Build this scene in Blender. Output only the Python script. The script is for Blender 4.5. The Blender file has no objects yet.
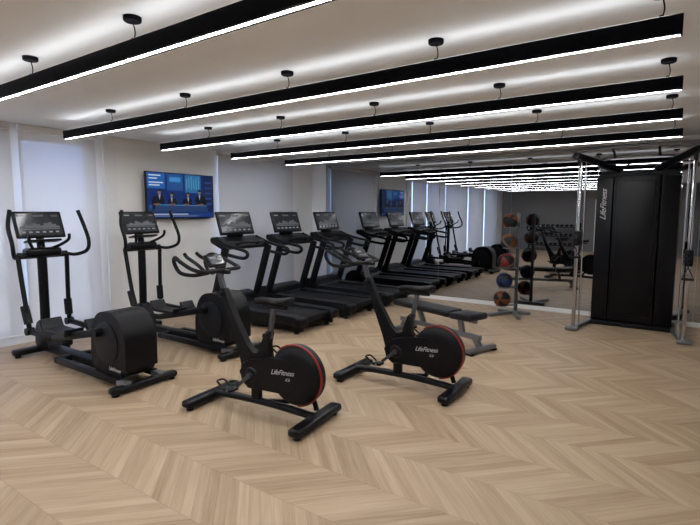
import bpy, bmesh, math, random
from mathutils import Vector, Matrix, Euler
random.seed(4)
scene = bpy.context.scene
COL = scene.collection
try:
    scene.view_settings.view_transform = 'Standard'
    scene.view_settings.exposure = 1.95
except Exception:
    pass
R = math.radians

# ------------------------------------------------------------ materials
def new_mat(name):
    m = bpy.data.materials.new(name); m.use_nodes = True
    nt = m.node_tree
    return m, nt, nt.nodes, nt.links, nt.nodes['Principled BSDF']

def pm(name, col, rough=0.5, metal=0.0, noise=0.06, scale=30.0, bump=0.0, spec=0.5):
    m, nt, N, L, P = new_mat(name)
    tc = N.new('ShaderNodeTexCoord'); nz = N.new('ShaderNodeTexNoise')
    nz.inputs['Scale'].default_value = scale
    L.new(tc.outputs['Object'], nz.inputs['Vector'])
    mx = N.new('ShaderNodeMix'); mx.data_type = 'RGBA'
    L.new(nz.outputs['Fac'], mx.inputs[0])
    mx.inputs[6].default_value = (*[c*(1-noise) for c in col], 1)
    mx.inputs[7].default_value = (*[min(1, c*(1+noise)) for c in col], 1)
    L.new(mx.outputs[2], P.inputs['Base Color'])
    P.inputs['Roughness'].default_value = rough
    P.inputs['Metallic'].default_value = metal
    P.inputs['Specular IOR Level'].default_value = spec
    if bump:
        b = N.new('ShaderNodeBump'); b.inputs['Strength'].default_value = bump
        b.inputs['Distance'].default_value = 0.002
        L.new(nz.outputs['Fac'], b.inputs['Height']); L.new(b.outputs[0], P.inputs['Normal'])
    return m

def em(name, col, strength):
    m, nt, N, L, P = new_mat(name)
    P.inputs['Base Color'].default_value = (*[c*0.1 for c in col], 1)
    P.inputs['Emission Color'].default_value = (*col, 1)
    P.inputs['Emission Strength'].default_value = strength
    return m

M_BLACK = pm('black_plastic', (0.0030, 0.0030, 0.0044), 0.42, 0, 0.2, 60, 0.1, 0.20)
M_BLACK2 = pm('satin_black_paint', (0.0030, 0.0030, 0.0044), 0.32, 0, 0.1, 20, 0, 0.21)
M_BEAM = pm('matte_black_paint', (0.0020, 0.0022, 0.0045), 0.75, 0, 0.1, 20, 0, 0.12)
M_DARK = pm('charcoal_plastic', (0.0062, 0.0066, 0.0085), 0.42, 0, 0.15, 40, 0.1, 0.23)
M_RUBBER = pm('black_rubber', (0.0042, 0.0042, 0.0052), 0.6, 0, 0.3, 120, 0.3, 0.2)
M_BELT = pm('belt_rubber', (0.0045, 0.0045, 0.0062), 0.5, 0, 0.3, 200, 0.3, 0.23)
M_GREY = pm('grey_metal', (0.08, 0.08, 0.09), 0.4, 0.6, 0.1, 30)
M_STEEL = pm('silver_paint', (0.19, 0.19, 0.20), 0.32, 0.7, 0.06, 30)
M_CHROME = pm('chrome', (0.45, 0.45, 0.47), 0.25, 1.0, 0.03, 10)
M_RED = pm('red_plastic', (0.22, 0.007, 0.006), 0.5, 0, 0.05, 10)
M_WHITE = pm('white_print', (0.46, 0.46, 0.46), 0.5, 0, 0.02, 10)
M_PAD = pm('black_vinyl', (0.0065, 0.0065, 0.008), 0.42, 0, 0.1, 80, 0.2, 0.25)
M_WALL = pm('wall_paint', (0.82, 0.818, 0.805), 0.85, 0, 0.015, 3, 0.05)
M_WALL2 = pm('grey_wall_paint', (0.20, 0.20, 0.20), 0.8, 0, 0.05, 2)
M_CEIL = pm('ceiling_paint', (0.77, 0.785, 0.805), 0.9, 0, 0.015, 3)
M_TRIM = pm('trim_paint', (0.79, 0.79, 0.79), 0.5, 0, 0.02, 3)
M_FRAME = pm('window_frame_metal', (0.35, 0.35, 0.36), 0.4, 0.3, 0.05, 6)
M_LED = em('led_diffuser', (0.97, 0.98, 1.0), 24)
M_LEDUP = em('led_uplight', (0.95, 0.975, 1.0), 1.15)
M_BLUE = pm('ball_blue', (0.005, 0.018, 0.075), 0.5, 0, 0.1, 30, 0.3, 0.3)
M_BORANGE = pm('ball_orange', (0.12, 0.034, 0.010), 0.5, 0, 0.1, 30, 0.3, 0.3)
M_BRED = pm('ball_red', (0.12, 0.008, 0.006), 0.5, 0, 0.1, 30, 0.3, 0.3)
M_BGREY = pm('ball_pale', (0.11, 0.10, 0.097), 0.5, 0, 0.1, 30, 0.3, 0.3)
M_BBLACK = pm('ball_black', (0.005, 0.005, 0.0065), 0.5, 0, 0.1, 30, 0.3, 0.25)

M_MIRROR, nt, N, L, P = new_mat('mirror_glass')
P.inputs['Base Color'].default_value = (0.42, 0.43, 0.45, 1)
P.inputs['Metallic'].default_value = 1; P.inputs['Roughness'].default_value = 0.0

M_GLASS, nt, N, L, P = new_mat('window_glass')
tr = N.new('ShaderNodeBsdfTransparent'); tr.inputs[0].default_value = (0.85, 0.9, 0.95, 1)
gl = N.new('ShaderNodeBsdfGlossy'); gl.inputs['Roughness'].default_value = 0.02
mx = N.new('ShaderNodeMixShader'); mx.inputs[0].default_value = 0.08
L.new(tr.outputs[0], mx.inputs[1]); L.new(gl.outputs[0], mx.inputs[2])
L.new(mx.outputs[0], N['Material Output'].inputs[0])

def fabric(name, col, transp, tl_=0.25):
    m, nt, N, L, P = new_mat(name)
    tc = N.new('ShaderNodeTexCoord'); nz = N.new('ShaderNodeTexNoise'); nz.inputs['Scale'].default_value = 150
    L.new(tc.outputs['Object'], nz.inputs['Vector'])
    mc = N.new('ShaderNodeMix'); mc.data_type = 'RGBA'
    mc.inputs[6].default_value = (*[c*0.96 for c in col], 1); mc.inputs[7].default_value = (*col, 1)
    L.new(nz.outputs['Fac'], mc.inputs[0])
    d = N.new('ShaderNodeBsdfDiffuse'); L.new(mc.outputs[2], d.inputs[0])
    tl = N.new('ShaderNodeBsdfTranslucent'); L.new(mc.outputs[2], tl.inputs[0])
    t = N.new('ShaderNodeBsdfTransparent')
    m1 = N.new('ShaderNodeMixShader'); m1.inputs[0].default_value = tl_
    m2 = N.new('ShaderNodeMixShader'); m2.inputs[0].default_value = transp
    L.new(d.outputs[0], m1.inputs[1]); L.new(tl.outputs[0], m1.inputs[2])
    L.new(m1.outputs[0], m2.inputs[1]); L.new(t.outputs[0], m2.inputs[2])
    L.new(m2.outputs[0], N['Material Output'].inputs[0])
    return m
M_BLIND = fabric('blind_fabric', (0.83, 0.83, 0.83), 0.20, 0.04)
M_BLIND2 = fabric('blind_fabric_grey', (0.72, 0.72, 0.72), 0.08, 0.04)

M_DISP = em('console_display', (0.030, 0.033, 0.040), 0.16); M_DISP.node_tree.nodes['Principled BSDF'].inputs['Roughness'].default_value = 0.15
M_DISP2 = em('console_graphic', (0.10, 0.105, 0.115), 0.16)
M_DISP3 = em('console_graphic_light', (0.28, 0.29, 0.31), 0.16)

# chevron floor
M_FLOOR, nt, N, L, P = new_mat('chevron_oak_floor')
W = 0.40; PW = 0.085
tc = N.new('ShaderNodeTexCoord'); sx = N.new('ShaderNodeSeparateXYZ'); L.new(tc.outputs['Object'], sx.inputs[0])
def mth(op, a, b=None, c=None):
    n = N.new('ShaderNodeMath'); n.operation = op
    for i, v in enumerate((a, b, c)):
        if v is None: continue
        if isinstance(v, (int, float)): n.inputs[i].default_value = v
        else: L.new(v, n.inputs[i])
    return n.outputs[0]
X, Y = sx.outputs[0], sx.outputs[1]
pp = mth('PINGPONG', Y, W)
xs = mth('ADD', X, pp)
u = mth('DIVIDE', xs, PW)
uid = mth('FLOOR', u); uf = mth('FRACT', u)
vr = mth('DIVIDE', Y, W); vid = mth('FLOOR', vr); vf = mth('FRACT', vr)
cx = N.new('ShaderNodeCombineXYZ'); L.new(uid, cx.inputs[0]); L.new(vid, cx.inputs[1])
wn = N.new('ShaderNodeTexWhiteNoise'); wn.noise_dimensions = '2D'; L.new(cx.outputs[0], wn.inputs['Vector'])
gx = N.new('ShaderNodeCombineXYZ')
L.new(mth('MULTIPLY', xs, 34.0), gx.inputs[0]); L.new(mth('MULTIPLY', Y, 2.8), gx.inputs[1])
L.new(mth('MULTIPLY', wn.outputs['Value'], 37.0), gx.inputs[2])
gn = N.new('ShaderNodeTexNoise'); gn.inputs['Scale'].default_value = 1.0; gn.inputs['Detail'].default_value = 6
gn.inputs['Roughness'].default_value = 0.65
L.new(gx.outputs[0], gn.inputs['Vector'])
t1 = mth('MULTIPLY', wn.outputs['Value'], 0.38)
t2 = mth('MULTIPLY', gn.outputs['Fac'], 1.05)
tt = mth('SUBTRACT', mth('ADD', t1, t2), 0.21)
cr = N.new('ShaderNodeValToRGB')
e = cr.color_ramp.elements
e[0].position = 0.10; e[0].color = (0.25, 0.165, 0.098, 1)
e[1].position = 0.92; e[1].color = (0.48, 0.365, 0.248, 1)
e.new(0.5).color = (0.375, 0.272, 0.176, 1)
L.new(tt, cr.inputs[0])
ed = mth('LESS_THAN', mth('MINIMUM', uf, mth('SUBTRACT', 1.0, uf)), 0.018)
ev = mth('LESS_THAN', mth('MINIMUM', vf, mth('SUBTRACT', 1.0, vf)), 0.005)
eg = mth('MULTIPLY', mth('MAXIMUM', ed, ev), 0.4)
mc = N.new('ShaderNodeMix'); mc.data_type = 'RGBA'; L.new(eg, mc.inputs[0]); L.new(cr.outputs[0], mc.inputs[6])
mc.inputs[7].default_value = (0.15, 0.095, 0.055, 1)
L.new(mc.outputs[2], P.inputs['Base Color'])
P.inputs['Roughness'].default_value = 0.45
P.inputs['Specular IOR Level'].default_value = 0.25

# ------------------------------------------------------------ geometry builder
def rpoly(pts, rad, n=6):
    out = []; k = len(pts)
    for i in range(k):
        p = Vector(pts[i]); a = Vector(pts[i-1]); b = Vector(pts[(i+1) % k])
        r = rad[i] if isinstance(rad, (list, tuple)) else rad
        da = (a-p); db = (b-p)
        if r <= 0: out.append(p); continue
        r = min(r, da.length*0.49, db.length*0.49)
        pa = p+da.normalized()*r; pb = p+db.normalized()*r
        for j in range(n+1):
            t = j/n
            out.append(pa*(1-t)**2 + p*2*t*(1-t) + pb*t*t)
    return [(v[0], v[1]) for v in out]

def catmull(pts, sub):
    P_ = [Vector(p) for p in pts]
    if sub <= 1 or len(P_) < 3: return P_
    out = []
    for i in range(len(P_)-1):
        p0 = P_[max(i-1, 0)]; p1 = P_[i]; p2 = P_[i+1]; p3 = P_[min(i+2, len(P_)-1)]
        for j in range(sub):
            t = j/sub
            out.append(0.5*((2*p1)+(-p0+p2)*t+(2*p0-5*p1+4*p2-p3)*t*t+(-p0+3*p1-3*p2+p3)*t**3))
    out.append(P_[-1]); return out

class B:
    def __init__(s): s.bm = bmesh.new(); s.mats = []
    def _add(s, t, mat):
        if mat not in s.mats: s.mats.append(mat)
        i = s.mats.index(mat)
        for f in t.faces: f.material_index = i
        bmesh.ops.recalc_face_normals(t, faces=t.faces)
        me = bpy.data.meshes.new('tmp'); t.to_mesh(me); t.free()
        s.bm.from_mesh(me); bpy.data.meshes.remove(me)
        return s
    def box(s, c, size, mat, bev=0.0, rot=(0, 0, 0), seg=2):
        t = bmesh.new(); bmesh.ops.create_cube(t, size=1)
        bmesh.ops.scale(t, vec=size, verts=t.verts)
        if bev: bmesh.ops.bevel(t, geom=t.edges[:], offset=bev, segments=seg, affect='EDGES', profile=0.5, clamp_overlap=True)
        bmesh.ops.transform(t, matrix=Matrix.Translation(c) @ Euler(rot).to_matrix().to_4x4(), verts=t.verts)
        return s._add(t, mat)
    def box2(s, lo, hi, mat, bev=0.0):
        return s.box([(a+b)/2 for a, b in zip(lo, hi)], [abs(b-a) for a, b in zip(lo, hi)], mat, bev)
    def beam(s, p0, p1, w, h, mat, bev=0.006):
        p0 = Vector(p0); p1 = Vector(p1); d = p1-p0
        z = d.normalized(); y = Vector((0, 1, 0))
        if abs(z.dot(y)) > 0.95: y = Vector((1, 0, 0))
        x = y.cross(z).normalized(); y = z.cross(x)
        m = Matrix((x, y, z)).transposed().to_4x4(); m.translation = (p0+p1)/2
        t = bmesh.new(); bmesh.ops.create_cube(t, size=1)
        bmesh.ops.scale(t, vec=(h, w, d.length), verts=t.verts)
        if bev: bmesh.ops.bevel(t, geom=t.edges[:], offset=bev, segments=2, affect='EDGES', profile=0.5, clamp_overlap=True)
        bmesh.ops.transform(t, matrix=m, verts=t.verts)
        return s._add(t, mat)
    def prism(s, prof, y0, y1, mat, bev=0.0, seg=2):
        t = bmesh.new()
        a = [t.verts.new((p[0], y0, p[1])) for p in prof]
        b = [t.verts.new((p[0], y1, p[1])) for p in prof]
        k = len(prof)
        fa = t.faces.new(a); fb = t.faces.new(b[::-1])
        for i in range(k): t.faces.new((a[i], a[(i+1) % k], b[(i+1) % k], b[i]))
        if bev:
            ed = list(set(fa.edges[:] + fb.edges[:]))
            bmesh.ops.bevel(t, geom=ed, offset=bev, segments=seg, affect='EDGES', profile=0.5, clamp_overlap=True)
        return s._add(t, mat)
    def tube(s, pts, r, mat, seg=12, sub=6, r2=None, closed=False):
        P_ = catmull(pts, sub); t = bmesh.new(); rings = []
        n = len(P_)
        d0 = (P_[1]-P_[0]).normalized()
        up = Vector((0, 0, 1)) if abs(d0.z) < 0.9 else Vector((0, 1, 0))
        nx = up.cross(d0).normalized()
        for i, p in enumerate(P_):
            d = (P_[min(i+1, n-1)]-P_[max(i-1, 0)]).normalized()
            nx = (nx-d*nx.dot(d)).normalized(); ny = d.cross(nx)
            ra = r[i*(len(r)-1)//(n-1)] if isinstance(r, (list, tuple)) else r
            rb = r2 if r2 else ra
            rings.append([t.verts.new(p+nx*ra*math.cos(2*math.pi*k/seg)+ny*rb*math.sin(2*math.pi*k/seg)) for k in range(seg)])
        for i in range(n-1):
            for k in range(seg):
                t.faces.new((rings[i][k], rings[i][(k+1) % seg], rings[i+1][(k+1) % seg], rings[i+1][k]))
        t.faces.new(rings[0]); t.faces.new(rings[-1][::-1])
        return s._add(t, mat)
    def cyl(s, p0, p1, r, mat, r1=None, seg=28):
        p0 = Vector(p0); p1 = Vector(p1)
        t = bmesh.new()
        bmesh.ops.create_cone(t, cap_ends=True, segments=seg, radius1=r, radius2=r if r1 is None else r1, depth=(p1-p0).length)
        q = Vector((0, 0, 1)).rotation_difference((p1-p0).normalized())
        bmesh.ops.transform(t, matrix=Matrix.Translation((p0+p1)/2) @ q.to_matrix().to_4x4(), verts=t.verts)
        return s._add(t, mat)
    def lathe(s, prof, c, mat, axis='z', seg=36, a0=0.0, a1=360.0):
        t = bmesh.new(); full = abs(a1-a0) >= 360
        cnt = seg if full else seg+1; rings = []
        for i in range(cnt):
            a = R(a0+(a1-a0)*i/seg); ring = []
            for r, h in prof:
                x, y = r*math.cos(a), r*math.sin(a)
                v = (x, y, h) if axis == 'z' else ((x, h, y) if axis == 'y' else (h, x, y))
                ring.append(t.verts.new(Vector(c)+Vector(v)))
            rings.append(ring)
        m = len(prof)
        for i in range(cnt if full else cnt-1):
            A = rings[i]; C = rings[(i+1) % cnt]
            for j in range(m-1):
                t.faces.new((A[j], A[j+1], C[j+1], C[j]))
        bmesh.ops.remove_doubles(t, verts=t.verts, dist=1e-5)
        return s._add(t, mat)
    def obj(s, name, parent=None, label=None, smooth=True):
        me = bpy.data.meshes.new(name)
        co = [v.co.copy() for v in s.bm.verts]
        lo = Vector([min(c[i] for c in co) for i in range(3)]); hi = Vector([max(c[i] for c in co) for i in range(3)])
        cen = (lo+hi)/2
        if parent is None: cen = Vector((cen.x, cen.y, lo.z))
        bmesh.ops.translate(s.bm, vec=-cen, verts=s.bm.verts)
        s.bm.to_mesh(me); s.bm.free()
        for m in s.mats: me.materials.append(m)
        if smooth:
            for p in me.polygons: p.use_smooth = True
            me.set_sharp_from_angle(angle=R(35))
        o = bpy.data.objects.new(name, me); COL.objects.link(o)
        o.location = cen
        if parent: o.parent = parent
        if label: o['label'] = label
        return o

def root(name, label, cat, loc=(0, 0, 0), rz=0, group=None):
    o = bpy.data.objects.new(name, None); COL.objects.link(o)
    o.empty_display_size = 0.1
    o.location = loc; o.rotation_euler = (0, 0, R(rz))
    o['label'] = label; o['category'] = cat
    if group: o['group'] = group
    return o

def dup(r, loc, rz=0, label=None):
    def rec(o, par):
        c = o.copy(); COL.objects.link(c)
        if par is not None: c.parent = par
        for ch in o.children: rec(ch, c)
        return c
    n = rec(r, None); n.location = loc; n.rotation_euler = (0, 0, R(rz))
    if label: n['label'] = label
    return n

def struct(o, name=None):
    o['kind'] = 'structure'
    return o

def text_obj(name, body, size, parent, loc, rot, mat, shear=0.45, label=None):
    cu = bpy.data.curves.new(name, 'FONT'); cu.body = body; cu.size = size; cu.shear = shear
    cu.align_x = 'CENTER'; cu.align_y = 'CENTER'; cu.extrude = 0.0008; cu.space_character = 0.93
    tmp = bpy.data.objects.new('tmp', cu); COL.objects.link(tmp)
    bpy.context.view_layer.update()
    dg = bpy.context.evaluated_depsgraph_get()
    me = bpy.data.meshes.new_from_object(tmp.evaluated_get(dg))
    bpy.data.objects.remove(tmp)
    me.name = name; me.materials.clear(); me.materials.append(mat)
    o = bpy.data.objects.new(name, me); COL.objects.link(o)
    o.parent = parent; o.location = loc; o.rotation_euler = rot
    if label: o['label'] = label
    return o

def display(C, w, h, tdeg, par, rich=True):
    t = R(tdeg); M = Matrix.Translation(C) @ Matrix.Rotation(-t, 4, 'Y')
    b = B()
    def q(y0, z0, y1, z1, m, k):
        c = M @ Vector((0.001*k, (y0+y1)/2*w, (z0+z1)/2*h))
        b.box(c, (0.0015, (y1-y0)*w, (z1-z0)*h), m, 0, (0, -t, 0))
    q(-0.5, -0.5, 0.5, 0.5, M_DISP, 0)
    if rich:
        pts = [-0.46, -0.36, -0.27, -0.18, -0.08, 0.0, 0.09, 0.2, 0.29, 0.38, 0.46]
        hs = [0.1, 0.2, 0.14, 0.3, 0.24, 0.16, 0.28, 0.34, 0.22, 0.12]
        for i in range(10): q(pts[i], -0.18, pts[i+1], -0.18+hs[i]*0.8, M_DISP2, 1)
        q(-0.46, -0.24, 0.46, -0.22, M_DISP3, 1)
        for i in range(6): q(-0.44+i*0.155, -0.4, -0.36+i*0.155, -0.33, M_DISP3, 1)
        q(-0.46, 0.36, -0.3, 0.42, M_DISP3, 1); q(0.3, 0.36, 0.46, 0.42, M_DISP2, 1)
        q(-0.12, 0.34, 0.12, 0.43, M_DISP2, 1)
    else:
        q(-0.4, 0.1, 0.1, 0.35, M_DISP3, 1); q(-0.4, -0.3, 0.4, -0.1, M_DISP2, 1)
    o = b.obj('display_screen', par, smooth=False)
    o.location = o.location - par.location
    return o

# ------------------------------------------------------------ room
XL, XR, YB, YM, ZC = -6.6, 1.5, -5.2, 8.2, 2.64
T = 0.15
struct(B().box2((XL-T, YB-T, -0.12), (XR+T, YM+T, 0), M_FLOOR).obj('floor', smooth=False))
struct(B().box2((XL-T, YB-T, ZC), (XR+T, YM+T, ZC+0.12), M_CEIL).obj('ceiling', smooth=False))
struct(B().box2((XL, YM, 0), (XR, YM+T, ZC), M_WALL).obj('wall_far', smooth=False))
struct(B().box2((XL, YB-T, 0), (XR, YB, ZC), M_WALL2).obj('wall_near', smooth=False))
struct(B().box2((XR, YB-T, 0), (XR+T, YM+T, ZC), M_WALL).obj('wall_right', smooth=False))
OPEN = [(-4.4, -2.8), (-2.6, -1.0), (-0.8, 1.1), (1.22, 2.5), (2.66, 3.5), (5.68, 7.48)]
ZO, ZT = 0.12, 2.52
b = B(); y = YB-T
for (a, c) in OPEN:
    b.box2((XL-T, y, 0), (XL, a, ZC), M_WALL)
    b.box2((XL-T, a, 0), (XL, c, ZO), M_WALL)
    b.box2((XL-T, a, ZT), (XL, c, ZC), M_WALL)
    y = c
b.box2((XL-T, y, 0), (XL, YM+T, ZC), M_WALL)
struct(b.obj('wall_left', smooth=False))
for i, (a, c) in enumerate(OPEN):
    b = B(); x = XL-0.1
    b.box2((x-0.005, a+0.03, ZO+0.03), (x+0.005, c-0.03, ZT-0.03), M_GLASS)
    for (q, w) in ((a, a+0.04), (c-0.04, c)): b.box2((x-0.03, q, ZO), (x+0.03, w, ZT), M_FRAME)
    for (q, w) in ((ZO, ZO+0.04), (ZT-0.04, ZT)): b.box2((x-0.03, a, q), (x+0.03, c, w), M_FRAME)
    struct(b.obj('window_%d' % (i+1), smooth=False))
struct(B().box2((XL, YB, 0), (XL+0.015, YM, 0.09), M_TRIM, 0.003).obj('baseboard_left', smooth=False))
struct(B().box2((XL+0.015, YM-0.012, 0), (XR, YM, 0.07), M_TRIM, 0.003).obj('baseboard_far', smooth=False))
struct(B().box2((XL, 3.66, 0.09), (XL+0.03, 3.84, ZC), M_TRIM, 0.003).obj('trim_1', smooth=False))
b = B(); b.box2((-2.9, YB, 0), (-1.9, YB+0.04, 2.1), M_WALL, 0.004)
b.box2((-2.02, YB+0.04, 1.0), (-1.98, YB+0.08, 1.14), M_STEEL, 0.004)
struct(b.obj('door_1', smooth=False))

mx0 = -6.2; n = 6; pw = (XR-0.02-mx0)/n
for i in range(n):
    b = B()
    b.box2((mx0+i*pw+0.0015, YM-0.010, 0.07), (mx0+(i+1)*pw-0.0015, YM-0.001, 2.58), M_MIRROR)
    o = b.obj('wall_mirror', smooth=False)
    o['label'] = 'tall frameless wall mirror panel from floor to ceiling'; o['category'] = 'mirror'; o['group'] = 'mirror panels on the wall'

def blind(a, c, mat, lab):
    r = root('roller_blind', lab, 'blind', (XL+0.05, (a+c)/2, 0), 0, 'roller blinds along the window wall')
    h = (c-a)/2
    B().box2((-0.004, -h, 0.12), (0.0, h, 2.57), mat).obj('blind_fabric', r, smooth=False)
    B().box2((-0.045, -h, 2.56), (0.03, h, ZC-0.002), M_TRIM, 0.01).obj('blind_cassette', r)
    B().box2((-0.01, -h, 0.095), (0.006, h, 0.122), M_TRIM, 0.004).obj('bottom_bar', r)
for i, (a, c) in enumerate(OPEN):
    if i == 5: blind(a-0.05, c+0.06, M_BLIND2, 'grey fabric roller blind drawn down behind the treadmills')
    else: blind(a-0.04, c+0.04, M_BLIND, 'pale translucent roller blind drawn down, bluish daylight behind')

# ------------------------------------------------------------ pendant lights
def pendant():
    r = root('linear_pendant_light', 'long slim black linear pendant lamp with white LED strip', 'lamp', group='parallel linear pendant lamps')
    L0, L1 = -5.85, -0.05
    B().box2((L0, -0.029, 2.425), (L1, 0.029, 2.515), M_BEAM, 0.002).obj('lamp_housing', r)
    B().box2((L0+0.01, -0.009, 2.4243), (L1-0.01, 0.009, 2.4265), M_LED).obj('lower_diffuser', r, smooth=False)
    B().box2((L0+0.04, -0.027, 2.5145), (L1-0.04, 0.027, 2.5154), M_LEDUP).obj('upper_diffuser', r, smooth=False)
    for x in (-0.14, -1.3, -2.5, -3.7, -4.9):
        B().lathe([(0, -0.025), (0.042, -0.025), (0.047, -0.02), (0.047, 0)], (x, 0, ZC), M_BEAM, seg=24).obj('ceiling_canopy', r)
        b = B(); b.tube([(x, 0, 2.505), (x+0.012, 0.006, 2.56), (x, 0, ZC-0.02)], 0.0035, M_BLACK, seg=8, sub=4)
        b.cyl((x, 0, 2.51), (x, 0, 2.53), 0.010, M_BLACK, seg=12)
        b.obj('suspension_cable', r)
    return r
P0 = pendant(); P0.location = (0, 1.59, 0)
for k in (-4, -3, -2, -1, 1, 2, 3, 4): dup(P0, (0, 1.59+1.24*k, 0))

for (x, yy) in ((-5.0, 4.75), (-3.0, 4.75)):
    o = B().lathe([(0, -0.02), (0.03, -0.018), (0.045, -0.006), (0.05, 0)], (x, yy, ZC), M_TRIM, seg=24).obj('smoke_detector')
    o['label'] = 'small round white smoke detector on the ceiling'; o['category'] = 'smoke detector'; o['group'] = 'ceiling detectors'

# ------------------------------------------------------------ TV
tv = root('television', 'wide black flat television showing a blue news studio programme', 'television', (XL, 4.83, 0))
b = B(); b.box2((0.09, -0.62, 1.50), (0.125, 0.62, 2.195), M_BLACK2, 0.006); b.obj('tv_body', tv)
b = B(); b.box2((0, -0.2, 1.7), (0.03, 0.2, 2.0), M_BLACK, 0.004); b.box2((0.03, -0.05, 1.78), (0.09, 0.05, 1.92), M_BLACK); b.obj('wall_bracket', tv)
E = {}
def e_(n_, c, s=0.165):
    if n_ not in E:
        E[n_] = em('tv_'+n_, c, s)
        E[n_].node_tree.nodes['Principled BSDF'].inputs['Base Color'].default_value = (c[0]*0.03, c[1]*0.03, c[2]*0.03, 1)
        E[n_].node_tree.nodes['Principled BSDF'].inputs['Specular IOR Level'].default_value = 0.2
    return E[n_]
def rect(b, y0, z0, y1, z1, m, k):
    b.box2((0.125, y0, z0), (0.126+0.0006*k, y1, z1), m)
def poly(b, pts, m, k):
    t = bmesh.new(); x0, x1 = 0.1255, 0.126+0.0006*k
    a = [t.verts.new((x1, p[0], p[1])) for p in pts]; c = [t.verts.new((x0, p[0], p[1])) for p in pts]
    t.faces.new(a); t.faces.new(c[::-1])
    for i in range(len(pts)): t.faces.new((a[i], a[(i+1) % len(pts)], c[(i+1) % len(pts)], c[i]))
    b._add(t, m)
b = B()
rect(b, -0.605, 1.515, 0.605, 2.185, e_('navy', (0.006, 0.03, 0.17)), 1)
rect(b, -0.6, 1.95, -0.30, 2.18, e_('panel', (0.02, 0.14, 0.5)), 2)
for q, (w_, z_) in enumerate(((0.20, 2.135), (0.14, 2.09), (0.24, 2.03), (0.18, 1.99))):
    rect(b, -0.57, z_, -0.57+w_, z_+0.018, e_('white', (0.7, 0.8, 1.0)), 3)
rect(b, -0.26, 1.93, 0.02, 2.18, e_('blue2', (0.02, 0.10, 0.34)), 2)
rect(b, -0.22, 2.06, -0.02, 2.13, e_('glow', (0.06, 0.32, 0.75)), 3)
rect(b, 0.06, 1.90, 0.36, 2.18, e_('teal', (0.03, 0.18, 0.4)), 2)
rect(b, 0.42, 1.60, 0.6, 2.18, e_('deep', (0.01, 0.02, 0.08)), 2)
for q in range(6): rect(b, 0.08+q*0.046, 1.95+0.02*(q % 2), 0.098+q*0.046, 2.12+0.02*(q % 3), e_('cyan', (0.10, 0.36, 0.65)), 3)
for q in range(5): rect(b, 0.44, 1.72+q*0.085, 0.58, 1.745+q*0.085, e_('dim', (0.03, 0.09, 0.3)), 3)
rect(b, -0.58, 1.66, 0.5, 1.70, e_('floorglow', (0.03, 0.12, 0.38)), 2)
rect(b, -0.6, 1.60, 0.6, 1.66, e_('studiofloor', (0.02, 0.05, 0.14)), 2)
for (yc, hc, sc, ln) in ((-0.43, 1.90, 1.05, 0.03), (-0.17, 1.86, 0.9, -0.02), (0.09, 1.87, 0.9, 0.02), (0.36, 1.91, 1.05, -0.03)):
    w_ = 0.10*sc
    poly(b, [(yc-w_+ln*0.5, 1.64), (yc-w_, hc-0.13), (yc-w_*0.8+ln*0.5, hc-0.07), (yc-0.015+ln, hc-0.035), (yc+0.015+ln, hc-0.035), (yc+w_*0.8+ln*0.5, hc-0.07), (yc+w_, hc-0.13), (yc+w_*1.15, 1.66)], e_('suit', (0.006, 0.008, 0.018)), 5)
    poly(b, [(yc-0.018+ln, hc-0.04), (yc+ln, hc-0.12), (yc+0.018+ln, hc-0.04)], e_('shirt', (0.4, 0.45, 0.6)), 7)
    poly(b, [(yc+ln+0.026*sc*math.cos(R(a)), hc+0.036*sc*math.sin(R(a))) for a in range(0, 360, 30)], e_('skin', (0.30, 0.17, 0.13)), 8)
    poly(b, [(yc+ln+0.030*sc*math.cos(R(a)), hc+0.012+0.033*sc*math.sin(R(a))) for a in range(0, 181, 30)], e_('hair', (0.01, 0.008, 0.008)), 9)
    poly(b, [(yc-w_*0.9, 1.72), (yc-w_*0.2, 1.69), (yc+w_*0.5, 1.72), (yc+w_*0.1, 1.735)], e_('hands', (0.20, 0.11, 0.085)), 14)
poly(b, [(-0.50, 1.60), (-0.46, 1.71), (0.46, 1.70), (0.50, 1.60)], e_('desk', (0.025, 0.06, 0.18)), 10)
poly(b, [(-0.47, 1.705), (-0.46, 1.715), (0.46, 1.705), (0.47, 1.695)], e_('glow', (1, 1, 1)), 12)
rect(b, -0.6, 1.525, 0.6, 1.585, e_('bar', (0.012, 0.05, 0.24)), 12)
rect(b, -0.57, 1.556, 0.1, 1.576, e_('barwhite', (0.45, 0.52, 0.7)), 13)
rect(b, -0.57, 1.532, 0.3, 1.545, e_('bargrey', (0.18, 0.22, 0.35)), 13)
b.obj('screen', tv, 'lit screen with presenters at a desk', smooth=False)

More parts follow.
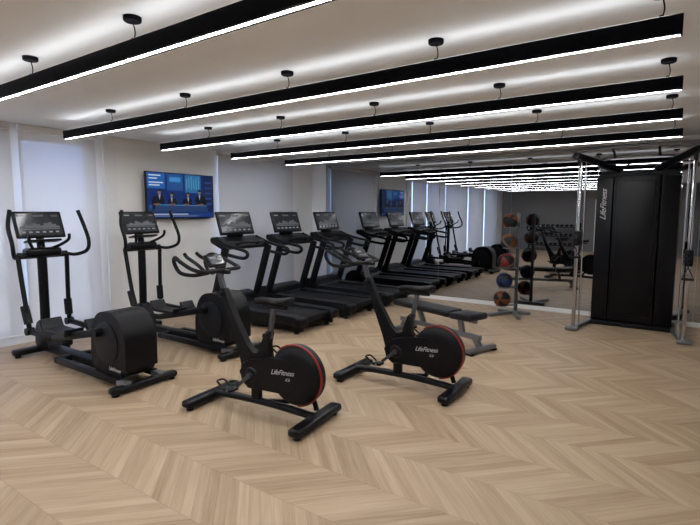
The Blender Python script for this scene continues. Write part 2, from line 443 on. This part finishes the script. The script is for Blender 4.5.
# ------------------------------------------------------------ elliptical
def elliptical():
    r = root('elliptical_trainer', 'black elliptical cross trainer with tilted console and moving handles', 'exercise machine', group='elliptical trainers by the window')
    F = -0.17
    b = B()
    b.box2((-1.0, -0.055, 0.05), (0.5, 0.055, 0.13), M_BLACK, 0.015)
    b.box2((-0.3, -0.2, 0.05), (0.88, -0.14, 0.11), M_BLACK, 0.012); b.box2((-0.3, 0.14, 0.05), (0.88, 0.2, 0.11), M_BLACK, 0.012)
    b.box2((-0.32, -0.2, 0.05), (-0.24, 0.2, 0.11), M_BLACK, 0.012)
    b.obj('base_frame', r)
    b = B(); b.box((-1.0, 0, 0.06), (0.11, 0.62, 0.07), M_BLACK2, 0.025, seg=3)
    for s in (-1, 1): b.cyl((-1.0, s*0.26, 0), (-1.0, s*0.26, 0.04), 0.03, M_RUBBER, seg=16)
    b.obj('front_stabilizer', r)
    b = B(); b.box((0.97, 0, 0.05), (0.09, 0.66, 0.06), M_BLACK2, 0.025, seg=3)
    for s in (-1, 1):
        b.cyl((0.97, s*0.28, 0), (0.97, s*0.28, 0.03), 0.032, M_RUBBER, seg=16)
        b.box((0.92, s*0.17, 0.07), (0.14, 0.07, 0.06), M_STEEL, 0.008)
    b.obj('rear_stabilizer', r)
    b = B()
    b.tube([(-0.92, 0, 0.08), (-0.9, 0, 0.6), (-0.72+F, 0, 1.15)], 0.04, M_BLACK, seg=16, r2=0.05)
    b.prism(rpoly([(-1.03, 0.08), (-1.0, 0.3), (-0.94, 0.40), (-0.85, 0.40), (-0.76, 0.22), (-0.68, 0.08)], 0.05), -0.07, 0.07, M_BLACK, 0.02)
    b.obj('mast', r)
    b = B(); b.box((-0.7+F, 0, 1.16), (0.16, 0.36, 0.10), M_BLACK2, 0.035, seg=3)
    b.cyl((-0.69+F, -0.25, 1.13), (-0.69+F, 0.25, 1.13), 0.035, M_DARK)
    b.tube([(-0.72+F, 0, 1.2), (-0.74+F, 0, 1.3), (-0.76+F, 0, 1.42)], 0.04, M_BLACK, seg=14)
    for s in (-1, 1):
        b.tube([(-0.68+F, s*0.1, 1.2), (-0.58+F, s*0.16, 1.25), (-0.52+F, s*0.2, 1.30), (-0.5+F, s*0.2, 1.36)], 0.016, M_RUBBER, seg=10)
    b.obj('pivot_head', r)
    c = B(); c.box((-0.74+F, 0, 1.46), (0.035, 0.50, 0.31), M_BLACK2, 0.015, (0, R(-22), 0), 3)
    c.box((-0.67+F, 0, 1.285), (0.14, 0.34, 0.025), M_BLACK, 0.01, (0, R(-10), 0))
    con = c.obj('console', r)
    t = R(22); nx = Vector((math.cos(t), 0, math.sin(t)))
    display(Vector((-0.74+F, 0, 1.46))+nx*0.0185, 0.44, 0.25, 22, con)
    for s, ph in ((-1, 0.10), (1, -0.10)):
        b = B()
        b.tube([(-0.69+F, s*0.25, 1.13), (-0.66+F+ph*0.5, s*0.25, 0.75), (-0.62+F+ph, s*0.25, 0.34)], 0.024, M_BLACK, seg=12)
        b.tube([(-0.67+F+ph*0.6, s*0.25, 0.60), (-0.63+F+ph*0.9, s*0.25, 0.42)], 0.042, M_DARK, seg=14, sub=1)
        b.cyl((-0.62+F+ph, s*0.21, 0.34), (-0.62+F+ph, s*0.29, 0.34), 0.04, M_BLACK)
        b.tube([(-0.69+F, s*0.25, 1.13), (-0.6+F, s*0.31, 1.12), (-0.47+F, s*0.37, 1.17), (-0.45+F, s*0.385, 1.28), (-0.53+F, s*0.38, 1.45), (-0.57+F, s*0.34, 1.62)], 0.02, M_RUBBER, seg=12)
        b.obj('moving_handle', r)
        b = B()
        z1 = 0.38+ph*1.2
        b.beam((-0.62+F+ph, s*0.25, 0.34), (-0.2, s*0.235, 0.33), 0.04, 0.06, M_BLACK, 0.015)
        b.beam((-0.22, s*0.235, 0.33), (0.58, s*0.215, z1), 0.04, 0.07, M_BLACK, 0.015)
        b.cyl((0.58, s*0.17, z1), (0.58, s*0.24, z1), 0.04, M_BLACK2)
        b.obj('pedal_arm', r)
        b = B()
        zz = 0.39+ph*0.4
        b.prism(rpoly([(-0.30, zz+0.10), (-0.28, zz+0.01), (-0.24, zz-0.02), (0.16, zz-0.02), (0.18, zz+0.05), (0.165, zz+0.05), (0.14, zz+0.012), (-0.22, zz+0.012), (-0.27, zz+0.10)], 0.01, 3), s*0.21-0.09, s*0.21+0.09, M_DARK, 0.004)
        b.obj('foot_pedal', r)
    b = B()
    b.prism(rpoly([(0.38, 0.1), (0.36, 0.40), (0.47, 0.68), (0.80, 0.70), (0.95, 0.52), (0.94, 0.11)], [0.07, 0.18, 0.18, 0.20, 0.20, 0.09], 8), -0.16, 0.16, M_BLACK, 0.065, 5)
    b.obj('drive_housing', r)
    for s in (-1, 1):
        b = B(); b.lathe([(0, s*0.012), (0.16, s*0.012), (0.195, s*0.004), (0.195, -s*0.03)], (0.64, s*0.163, 0.40), M_DARK, axis='y')
        b.obj('crank_disc', r)
    text_obj('lettering', 'LifeFitness', 0.050, r, (0.76, -0.1615, 0.168), (R(90), 0, 0), M_WHITE)
    return r
e1 = elliptical(); e1.location = (-4.96, 2.5, 0)
dup(e1, (-4.98, 3.72, 0), 0)

# ------------------------------------------------------------ treadmill
def treadmill():
    r = root('treadmill', 'black motorised treadmill with tall console and side handrails', 'treadmill', group='row of treadmills')
    b = B()
    b.box2((-0.95, -0.36, 0.04), (0.95, -0.3, 0.15), M_BLACK, 0.01); b.box2((-0.95, 0.3, 0.04), (0.95, 0.36, 0.15), M_BLACK, 0.01)
    for x in (-0.8, 0, 0.8): b.box2((x-0.04, -0.3, 0.05), (x+0.04, 0.3, 0.12), M_BLACK)
    for x in (-0.85, 0.85):
        for s in (-1, 1): b.cyl((x, s*0.33, 0), (x, s*0.33, 0.05), 0.035, M_RUBBER, seg=16)
    b.obj('base_frame', r)
    B().box2((-0.62, -0.275, 0.13), (0.94, 0.275, 0.215), M_BELT, 0.02).obj('running_belt', r)
    for s in (-1, 1):
        B().prism(rpoly([(-0.72, 0.13), (-0.72, 0.25), (0.9, 0.235), (1.0, 0.19), (1.0, 0.12)], 0.02), s*0.345-0.075, s*0.345+0.075, M_DARK, 0.012).obj('side_rail', r)
        b = B(); b.box((0.93, s*0.345, 0.165), (0.16, 0.17, 0.12), M_BLACK, 0.03, seg=3); b.obj('rear_end_cap', r)
    b = B()
    b.prism(rpoly([(-1.0, 0.06), (-0.98, 0.26), (-0.82, 0.37), (-0.62, 0.33), (-0.52, 0.23), (-0.52, 0.06)], 0.06), -0.40, 0.40, M_BLACK2, 0.04, 3)
    b.obj('motor_hood', r)
    for s in (-1, 1):
        b = B()
        b.beam((-0.72, s*0.43, 0.08), (-0.36, s*0.43, 1.1), 0.06, 0.12, M_BLACK, 0.02)
        b.prism(rpoly([(-0.92, 0.02), (-0.86, 0.24), (-0.66, 0.3), (-0.5, 0.2), (-0.46, 0.02)], 0.04), s*0.43-0.035, s*0.43+0.035, M_BLACK, 0.012)
        b.obj('upright', r)
        b = B()
        b.tube([(-0.6, s*0.40, 1.22), (-0.42, s*0.42, 1.15), (-0.2, s*0.42, 1.1), (0.02, s*0.42, 1.06), (0.06, s*0.42, 1.0), (-0.05, s*0.42, 0.96), (-0.38, s*0.43, 1.0)], 0.024, M_RUBBER, seg=12)
        b.obj('handrail', r)
    b = B()
    b.prism(rpoly([(-0.7, 1.16), (-0.68, 1.24), (-0.42, 1.17), (-0.36, 1.08), (-0.42, 1.05)], 0.025), -0.43, 0.43, M_BLACK, 0.015)
    b.box((-0.64, 0, 1.25), (0.05, 0.3, 0.14), M_BLACK, 0.015)
    b.tube([(-0.4, -0.2, 1.12), (-0.28, -0.17, 1.16), (-0.25, 0, 1.16), (-0.28, 0.17, 1.16), (-0.4, 0.2, 1.12)], 0.018, M_RUBBER)
    b.obj('control_tray', r)
    t = R(18); C = Vector((-0.63, 0, 1.43)); nx = Vector((math.cos(t), 0, math.sin(t)))
    c = B(); c.box(C, (0.04, 0.68, 0.36), M_BLACK2, 0.016, (0, -t, 0), 3)
    con = c.obj('console', r)
    display(C+nx*0.021, 0.62, 0.295, 18, con)
    return r
t1_ = treadmill(); t1_.location = (-4.98, 5.12, 0)
dup(t1_, (-4.98, 6.27, 0)); dup(t1_, (-4.98, 7.42, 0))

# ------------------------------------------------------------ bike
def bike():
    r = root('exercise_bike', 'black indoor cycling bike with red-rimmed flywheel', 'exercise bike', group='indoor cycling bikes')
    for x, n_ in ((-0.53, 'front_stabilizer'), (0.53, 'rear_stabilizer')):
        b = B(); b.box((x, 0, 0.055), (0.105, 0.6, 0.06), M_BLACK2, 0.022, seg=3)
        for s in (-1, 1):
            b.cyl((x, s*0.25, 0), (x, s*0.25, 0.04), 0.028, M_RUBBER, seg=16)
            if x < 0: b.cyl((x-0.05, s*0.2-0.015, 0.045), (x-0.05, s*0.2+0.015, 0.045), 0.03, M_RUBBER, seg=18)
        b.obj(n_, r)
    b = B()
    b.tube([(-0.52, 0, 0.07), (-0.3, 0, 0.085), (0.1, 0, 0.09), (0.5, 0, 0.07)], 0.03, M_BLACK2, seg=14, r2=0.03)
    b.beam((-0.04, 0, 0.09), (-0.04, 0, 0.3), 0.05, 0.08, M_BLACK)
    b.beam((0.2, 0.085, 0.09), (0.38, 0.085, 0.38), 0.02, 0.04, M_BLACK); b.beam((0.48, 0.085, 0.08), (0.38, 0.085, 0.38), 0.02, 0.04, M_BLACK)
    b.beam((0.05, 0.04, 0.09), (0.22, 0.085, 0.1), 0.03, 0.03, M_BLACK)
    b.obj('base_frame', r)
    b = B()
    b.prism(rpoly([(-0.14, 0.25), (-0.18, 0.42), (-0.33, 0.80), (-0.39, 0.97), (-0.34, 0.99), (-0.26, 0.80), (-0.10, 0.53), (-0.005, 0.46), (0.075, 0.68), (0.13, 0.68), (0.10, 0.57), (0.12, 0.46), (0.13, 0.26), (0.02, 0.2)], [0.06, 0.08, 0.05, 0.02, 0.02, 0.06, 0.07, 0.05, 0.02, 0.02, 0.06, 0.06, 0.06, 0.06], 6), -0.03, 0.03, M_BLACK, 0.015, 3)
    b.obj('frame_body', r)
    FC = (0.37, 0, 0.375)
    b = B()
    b.lathe([(0, -0.018), (0.19, -0.018), (0.2, -0.024), (0.231, -0.024), (0.231, 0.026), (0.2, 0.026), (0.19, 0.018), (0, 0.018)], FC, M_DARK, axis='y', seg=56)
    b.obj('flywheel', r)
    b = B()
    b.lathe([(0.215, -0.045), (0.2385, -0.045), (0.240, -0.038), (0.2385, -0.031), (0.215, -0.031), (0.215, -0.045)], FC, M_RED, axis='y', seg=48, a0=-85, a1=125)
    b.obj('wheel_rim', r, 'red arc around the flywheel edge')
    b = B(); b.lathe([(0, -0.083), (0.15, -0.082), (0.195, -0.074), (0.222, -0.055), (0.230, -0.042), (0.0, -0.040)], FC, M_BLACK, axis='y', seg=64)
    b.obj('flywheel_cover', r)
    pts = []
    for i in range(33):
        a = R(-100+200*i/32); pts.append((0.27+0.13*math.cos(a), 0.37+0.13*math.sin(a)))
    for i in range(17):
        a = R(100+160*i/16); pts.append((-0.02+0.12*math.cos(a), 0.33+0.12*math.sin(a)))
    B().prism(pts, -0.085, -0.03, M_BLACK, 0.014, 3).obj('belt_guard', r)
    B().lathe([(0, 0.03), (0.09, 0.03), (0.11, 0.0)], (-0.02, 0.035, 0.33), M_DARK, axis='y').obj('crank_cover', r)
    B().lathe([(0.0, -0.004), (0.05, -0.004), (0.06, 0.004)], (-0.02, -0.089, 0.33), M_DARK, axis='y').obj('crank_cover', r)
    for s, a in ((-1, -140), (1, 40)):
        y = s*0.114
        ex, ez = -0.02+0.17*math.cos(R(a)), 0.33+0.17*math.sin(R(a))
        b = B(); b.beam((-0.02, y, 0.33), (ex, y, ez), 0.018, 0.028, M_GREY, 0.006)
        b.cyl((-0.02, s*0.065, 0.33), (-0.02, y+s*0.012, 0.33), 0.02, M_GREY)
        b.obj('crank_arm', r)
        b = B(); b.cyl((ex, y, ez), (ex, y+s*0.12, ez), 0.008, M_STEEL, seg=12)
        b.box((ex, y+s*0.065, ez), (0.085, 0.085, 0.022), M_BLACK, 0.008)
        b.tube([(ex-0.04, y+s*0.03, ez+0.01), (ex-0.1, y+s*0.03, ez+0.05), (ex-0.13, y+s*0.065, ez+0.05), (ex-0.1, y+s*0.1, ez+0.05), (ex-0.04, y+s*0.1, ez+0.01)], 0.008, M_BLACK, seg=8)
        b.obj('foot_pedal', r)
    b = B(); b.beam((0.10, 0, 0.62), (0.145, 0, 0.86), 0.028, 0.04, M_GREY, 0.006)
    b.box((0.16, 0, 0.872), (0.22, 0.035, 0.03), M_BLACK, 0.008)
    b.cyl((0.10, -0.065, 0.65), (0.10, -0.03, 0.65), 0.022, M_DARK, seg=18)
    b.obj('seat_post', r)
    t = bmesh.new()
    st = [(-0.03, 0.018, 0.905), (0.03, 0.024, 0.915), (0.10, 0.032, 0.918), (0.16, 0.050, 0.917), (0.21, 0.080, 0.922), (0.26, 0.092, 0.93), (0.295, 0.078, 0.932), (0.305, 0.045, 0.925)]
    rings = []
    for (x, w, z) in st:
        ring = []
        for k in range(16):
            a = 2*math.pi*k/16
            zz = math.sin(a)*(0.022 if math.sin(a) > 0 else 0.032)
            ring.append(t.verts.new((x, w*math.cos(a), z+zz)))
        rings.append(ring)
    for i in range(len(rings)-1):
        for k in range(16): t.faces.new((rings[i][k], rings[i][(k+1) % 16], rings[i+1][(k+1) % 16], rings[i+1][k]))
    t.faces.new(rings[0]); t.faces.new(rings[-1][::-1])
    b = B(); b._add(t, M_RUBBER); b.obj('saddle', r)
    b = B(); b.beam((-0.345, 0, 0.9), (-0.41, 0, 1.1), 0.032, 0.045, M_GREY, 0.006)
    b.box((-0.40, 0, 1.115), (0.2, 0.04, 0.035), M_BLACK, 0.01)
    b.cyl((-0.36, -0.07, 0.94), (-0.36, -0.03, 0.94), 0.022, M_DARK, seg=18)
    b.obj('handlebar_post', r)
    b = B()
    for s in (-1, 1):
        b.tube([(-0.36, 0, 1.13), (-0.36, s*0.1, 1.13), (-0.38, s*0.2, 1.13), (-0.47, s*0.235, 1.15), (-0.60, s*0.23, 1.20), (-0.70, s*0.2, 1.23), (-0.745, s*0.17, 1.18), (-0.70, s*0.15, 1.10), (-0.6, s*0.1, 1.08), (-0.5, s*0.03, 1.1)], 0.016, M_RUBBER, seg=12, sub=5)
        b.tube([(-0.5, s*0.08, 1.12), (-0.58, s*0.08, 1.17), (-0.70, s*0.07, 1.22), (-0.74, s*0.065, 1.25)], 0.015, M_RUBBER, seg=10)
    b.obj('handlebar', r)
    t = R(40); C = Vector((-0.46, 0, 1.20)); nx = Vector((math.cos(t), 0, math.sin(t)))
    con = B().box(C, (0.03, 0.19, 0.12), M_BLACK2, 0.012, (0, -t, 0), 3).obj('console', r)
    display(C+nx*0.0155, 0.15, 0.085, 40, con, False)
    text_obj('lettering', 'LifeFitness', 0.056, r, (0.28, -0.0865, 0.395), (R(90), R(-4), 0), M_WHITE)
    text_obj('model_lettering', 'IC6', 0.030, r, (0.33, -0.0865, 0.347), (R(90), R(-4), 0), M_WHITE)
    return r
b1 = bike(); b1.location = (-2.71, 2.70, 0); b1.rotation_euler = (0, 0, R(5))
dup(b1, (-2.08, 3.9, 0), 1)

# ------------------------------------------------------------ bench
bn = root('workout_bench', 'adjustable flat workout bench with dark grey padded top and silver frame', 'bench', (-2.36, 5.52, 0), -20)
b = B()
b.box2((-0.78, -0.035, 0.13), (0.56, 0.035, 0.19), M_STEEL, 0.01)
b.beam((-0.7, 0, 0.16), (-0.76, 0, 0.05), 0.06, 0.06, M_STEEL); b.beam((0.48, 0, 0.16), (0.56, 0, 0.05), 0.06, 0.06, M_STEEL)
b.beam((0.3, 0, 0.16), (0.25, 0, 0.36), 0.05, 0.06, M_STEEL); b.beam((-0.35, 0, 0.16), (-0.45, 0, 0.36), 0.05, 0.06, M_STEEL)
b.box2((0.0, -0.03, 0.32), (0.5, 0.03, 0.36), M_STEEL, 0.006)
b.obj('bench_frame', bn)
for x, w, n_ in ((-0.76, 0.46, 'rear_foot'), (0.58, 0.46, 'front_foot')):
    b = B(); b.box((x, 0, 0.045), (0.08, w, 0.05), M_STEEL, 0.015)
    for s in (-1, 1): b.box((x, s*(w/2-0.03), 0.012), (0.09, 0.06, 0.024), M_RUBBER, 0.005)
    b.obj(n_, bn)
B().box((-0.32, 0, 0.39), (1.0, 0.28, 0.08), M_PAD, 0.028, seg=3).obj('back_pad', bn)
B().box((0.38, 0, 0.395), (0.34, 0.30, 0.08), M_PAD, 0.028, (0, R(-3), 0), seg=3).obj('seat_pad', bn)

# ------------------------------------------------------------ ball rack
RX, RY = -2.12, 7.62
rk = root('ball_rack', 'vertical steel medicine ball rack standing against the mirror', 'ball rack', (RX, RY, 0))
b = B(); b.box((0, 0.1, 0.03), (0.5, 0.07, 0.05), M_STEEL, 0.012)
b.beam((0.0, 0.08, 0.03), (-0.26, -0.36, 0.03), 0.06, 0.05, M_STEEL, 0.012); b.beam((0.0, 0.08, 0.03), (0.20, -0.36, 0.03), 0.06, 0.05, M_STEEL, 0.012)
b.obj('base', rk)
b = B(); b.beam((0.02, 0.1, 0.03), (0.02, 0.1, 1.58), 0.035, 0.05, M_GREY); b.obj('upright', rk)
BZ = [0.25, 0.54, 0.84, 1.15, 1.46]; BR = [0.130, 0.126, 0.132, 0.122, 0.118]; BX = [-0.14, -0.11, -0.09, -0.06, -0.05]
for z, q, bx in zip(BZ, BR, BX):
    b = B()
    pts = [(bx+0.080*math.cos(R(a)), -0.1+0.080*math.sin(R(a)), z-q*0.82) for a in range(0, 361, 30)]
    b.tube(pts, 0.008, M_STEEL, seg=8, sub=2)
    b.tube([(0.02, 0.08, z-q*0.82), (bx+0.06, -0.04, z-q*0.82)], 0.012, M_STEEL, seg=8, sub=1)
    b.obj('ball_cradle', rk)
cols = [(M_BBLACK, M_BORANGE, M_BBLACK), (M_BLUE, M_BBLACK, M_BBLACK), (M_BRED, M_BBLACK, M_BGREY), (M_BBLACK, M_BORANGE, M_BGREY), (M_BBLACK, M_BORANGE, M_BBLACK)]
labs = ['black and orange medicine ball on the lowest rack cradle', 'blue and black medicine ball on the rack', 'red, black and pale medicine ball on the rack', 'black, orange and pale medicine ball on the rack', 'black and orange medicine ball on the top cradle']
for z, q, bx, cc, lb in zip(BZ, BR, BX, cols, labs):
    c = (RX+bx, RY-0.1, z)
    b = B()
    t = bmesh.new(); bmesh.ops.create_uvsphere(t, u_segments=32, v_segments=20, radius=q)
    bmesh.ops.rotate(t, cent=(0, 0, 0), matrix=Euler((R(60+z*90), R(z*200), 0)).to_matrix(), verts=t.verts)
    inv = Euler((R(60+z*90), R(z*200), 0)).to_matrix().inverted()
    bmesh.ops.translate(t, vec=c, verts=t.verts)
    b._add(t, cc[0])
    b.mats.append(cc[1]); b.mats.append(cc[2])
    o = b.obj('medicine_ball')
    ctr = Vector((0, 0, q))
    for p in o.data.polygons:
        d = (inv @ (p.center-ctr)).normalized()
        ang = math.degrees(math.atan2(d.y, d.x)) % 360
        if abs(d.z) < 0.16: p.material_index = 2
        elif int(ang//60) % 2 == 0: p.material_index = 1
    o['label'] = lb; o['category'] = 'ball'; o['group'] = 'medicine balls on the rack'

# ------------------------------------------------------------ cable machine
cm = root('cable_machine', 'tall black dual cable crossover machine with chrome columns', 'cable machine', (-0.53, 7.42, 0))
b = B()
b.prism(rpoly([(-0.49, 0.04), (-0.49, 2.1), (-0.42, 2.16), (0.42, 2.16), (0.49, 2.1), (0.49, 0.04)], 0.02), 0.26, 0.62, M_BLACK, 0.03, 3)
b.obj('weight_stack_shroud', cm)
b = B(); b.box2((-0.27, 0.165, 0.1), (0.27, 0.27, 2.10), M_BLACK2, 0.02)
b.box2((-0.225, 0.150, 0.18), (0.225, 0.17, 2.02), M_BLACK2, 0.008)
b.obj('front_panel', cm)
for s in (-1, 1):
    b = B(); b.box((s*0.38, 0.225, 1.09), (0.215, 0.05, 1.98), M_BLACK2, 0.012, (0, 0, R(s*17)))
    b.obj('side_panel', cm)
b = B()
b.box2((-0.52, 0.2, 0.0), (0.52, 0.66, 0.06), M_BLACK, 0.015)
for s in (-1, 1):
    b.beam((s*0.5, 0.3, 0.035), (s*0.63, -0.42, 0.035), 0.08, 0.055, M_STEEL, 0.015)
    b.box((s*0.63, -0.36, 0.03), (0.16, 0.14, 0.05), M_STEEL, 0.015)
b.obj('base_frame', cm)
for s in (-1, 1):
    b = B()
    b.beam((s*0.62, -0.33, 0.05), (s*0.62, -0.33, 2.3), 0.052, 0.045, M_CHROME, 0.008)
    b.tube([(s*0.56, -0.30, 0.08), (s*0.56, -0.30, 2.28)], 0.010, M_CHROME, sub=1)
    b.obj('chrome_column', cm, 'chrome adjustment column')
    b = B()
    z = 1.25 if s < 0 else 1.05
    b.box((s*0.62, -0.33, z), (0.09, 0.11, 0.2), M_BLACK, 0.015)
    b.cyl((s*0.62-0.015, -0.45, z), (s*0.62+0.015, -0.45, z), 0.055, M_DARK)
    b.box((s*0.62, -0.42, z), (0.05, 0.08, 0.06), M_BLACK, 0.01)
    b.obj('pulley_carriage', cm)
    b = B(); b.tube([(s*0.62, -0.42, z), (s*0.62, -0.42, 2.24)], 0.004, M_BLACK, sub=1, seg=8); b.obj('cable', cm)
    b = B(); b.tube([(s*0.62, -0.49, z), (s*0.62, -0.5, z-0.1)], 0.004, M_BLACK, sub=1, seg=8)
    b.tube([(s*0.62, -0.5, z-0.1), (s*0.62-0.06, -0.5, z-0.24), (s*0.62+0.06, -0.5, z-0.24), (s*0.62, -0.5, z-0.1)], 0.006, M_RUBBER, sub=1, seg=8)
    b.cyl((s*0.62-0.06, -0.5, z-0.24), (s*0.62+0.06, -0.5, z-0.24), 0.015, M_RUBBER, seg=14)
    b.obj('pull_handle', cm)
    b = B(); b.beam((s*0.66, -0.48, 2.33), (s*0.22, 0.34, 2.18), 0.11, 0.085, M_BLACK2, 0.02)
    b.cyl((s*0.62-0.018, -0.42, 2.26), (s*0.62+0.018, -0.42, 2.26), 0.065, M_DARK)
    b.obj('top_arm', cm)
b = B()
b.tube([(-0.72, -0.40, 2.32), (-0.62, -0.36, 2.39), (-0.4, -0.38, 2.40), (0, -0.42, 2.41), (0.4, -0.38, 2.40), (0.62, -0.36, 2.39), (0.72, -0.40, 2.32)], 0.015, M_STEEL)
b.tube([(-0.5, 0.02, 2.29), (-0.3, -0.02, 2.32), (0, -0.05, 2.33), (0.3, -0.02, 2.32), (0.5, 0.02, 2.29)], 0.015, M_STEEL)
for x in (-0.25, 0.25):
    b.tube([(x, -0.40, 2.40), (x, -0.2, 2.36), (x, -0.03, 2.32)], 0.015, M_RUBBER)
b.obj('pull_up_bar', cm)
text_obj('lettering', 'LifeFitness', 0.11, cm, (-0.39, 0.1985, 1.70), (R(90), R(-90), R(-17)), M_WHITE)

# ------------------------------------------------------------ dumbbell rack at the near wall
DX, DY = -4.3, -4.8
dr = root('dumbbell_rack', 'three-tier black dumbbell rack standing against the grey wall', 'dumbbell rack', (DX, DY, 0))
for s in (-1, 1):
    b = B(); b.beam((s*0.95, 0.3, 0.0), (s*0.95, -0.1, 1.15), 0.06, 0.06, M_BLACK); b.box2((s*0.95-0.03, -0.2, 0), (s*0.95+0.03, 0.35, 0.05), M_BLACK, 0.01)
    b.obj('side_frame', dr)
for i, z in enumerate((0.25, 0.62, 0.99)):
    yy = 0.21-0.13*i
    b = B(); b.box((0, yy+0.02, z), (1.9, 0.22, 0.03), M_BLACK, 0.005); b.obj('shelf', dr)
def dumbbell():
    b = B(); b.cyl((0, -0.10, 0), (0, 0.10, 0), 0.014, M_CHROME, seg=12)
    for s in (-1, 1): b.cyl((0, s*0.05, 0), (0, s*0.13, 0), 0.05, M_RUBBER, seg=6)
    return b.obj('dumbbell')
d0 = dumbbell(); d0['label'] = 'black rubber hex dumbbell with chrome grip on the rack'; d0['category'] = 'dumbbell'; d0['group'] = 'dumbbells on the rack'
first = True
for i, z in enumerate((0.25, 0.62, 0.99)):
    yy = 0.21-0.13*i
    for k in range(10):
        o = d0 if first else d0.copy()
        if not first: COL.objects.link(o)
        first = False
        o.location = (DX-0.81+k*0.18, DY+yy+0.02, z+0.016)

# ------------------------------------------------------------ world + camera
w = bpy.data.worlds.new('w'); scene.world = w; w.use_nodes = True
nt = w.node_tree; N = nt.nodes; L = nt.links
bg = N['Background']; bg.inputs[1].default_value = 2.3
tc = N.new('ShaderNodeTexCoord'); sp = N.new('ShaderNodeSeparateXYZ'); L.new(tc.outputs['Generated'], sp.inputs[0])
mr = N.new('ShaderNodeMapRange'); mr.inputs[1].default_value = -0.14; mr.inputs[2].default_value = 0.14
L.new(sp.outputs[2], mr.inputs[0])
rp = N.new('ShaderNodeValToRGB')
rp.color_ramp.elements[0].color = (0.44, 0.44, 0.46, 1)
rp.color_ramp.elements[1].color = (0.26, 0.42, 0.88, 1)
rp.color_ramp.elements.new(0.45).color = (0.46, 0.54, 0.74, 1)
L.new(mr.outputs[0], rp.inputs[0]); L.new(rp.outputs[0], bg.inputs[0])

cam = bpy.data.cameras.new('camera'); co = bpy.data.objects.new('camera', cam); COL.objects.link(co)
co.location = (0, 0, 1.6); co.rotation_euler = (R(90-5.94), 0, R(34.33))
cam.sensor_width = 36; cam.lens = 485/700*36; cam.clip_start = 0.05
scene.camera = co
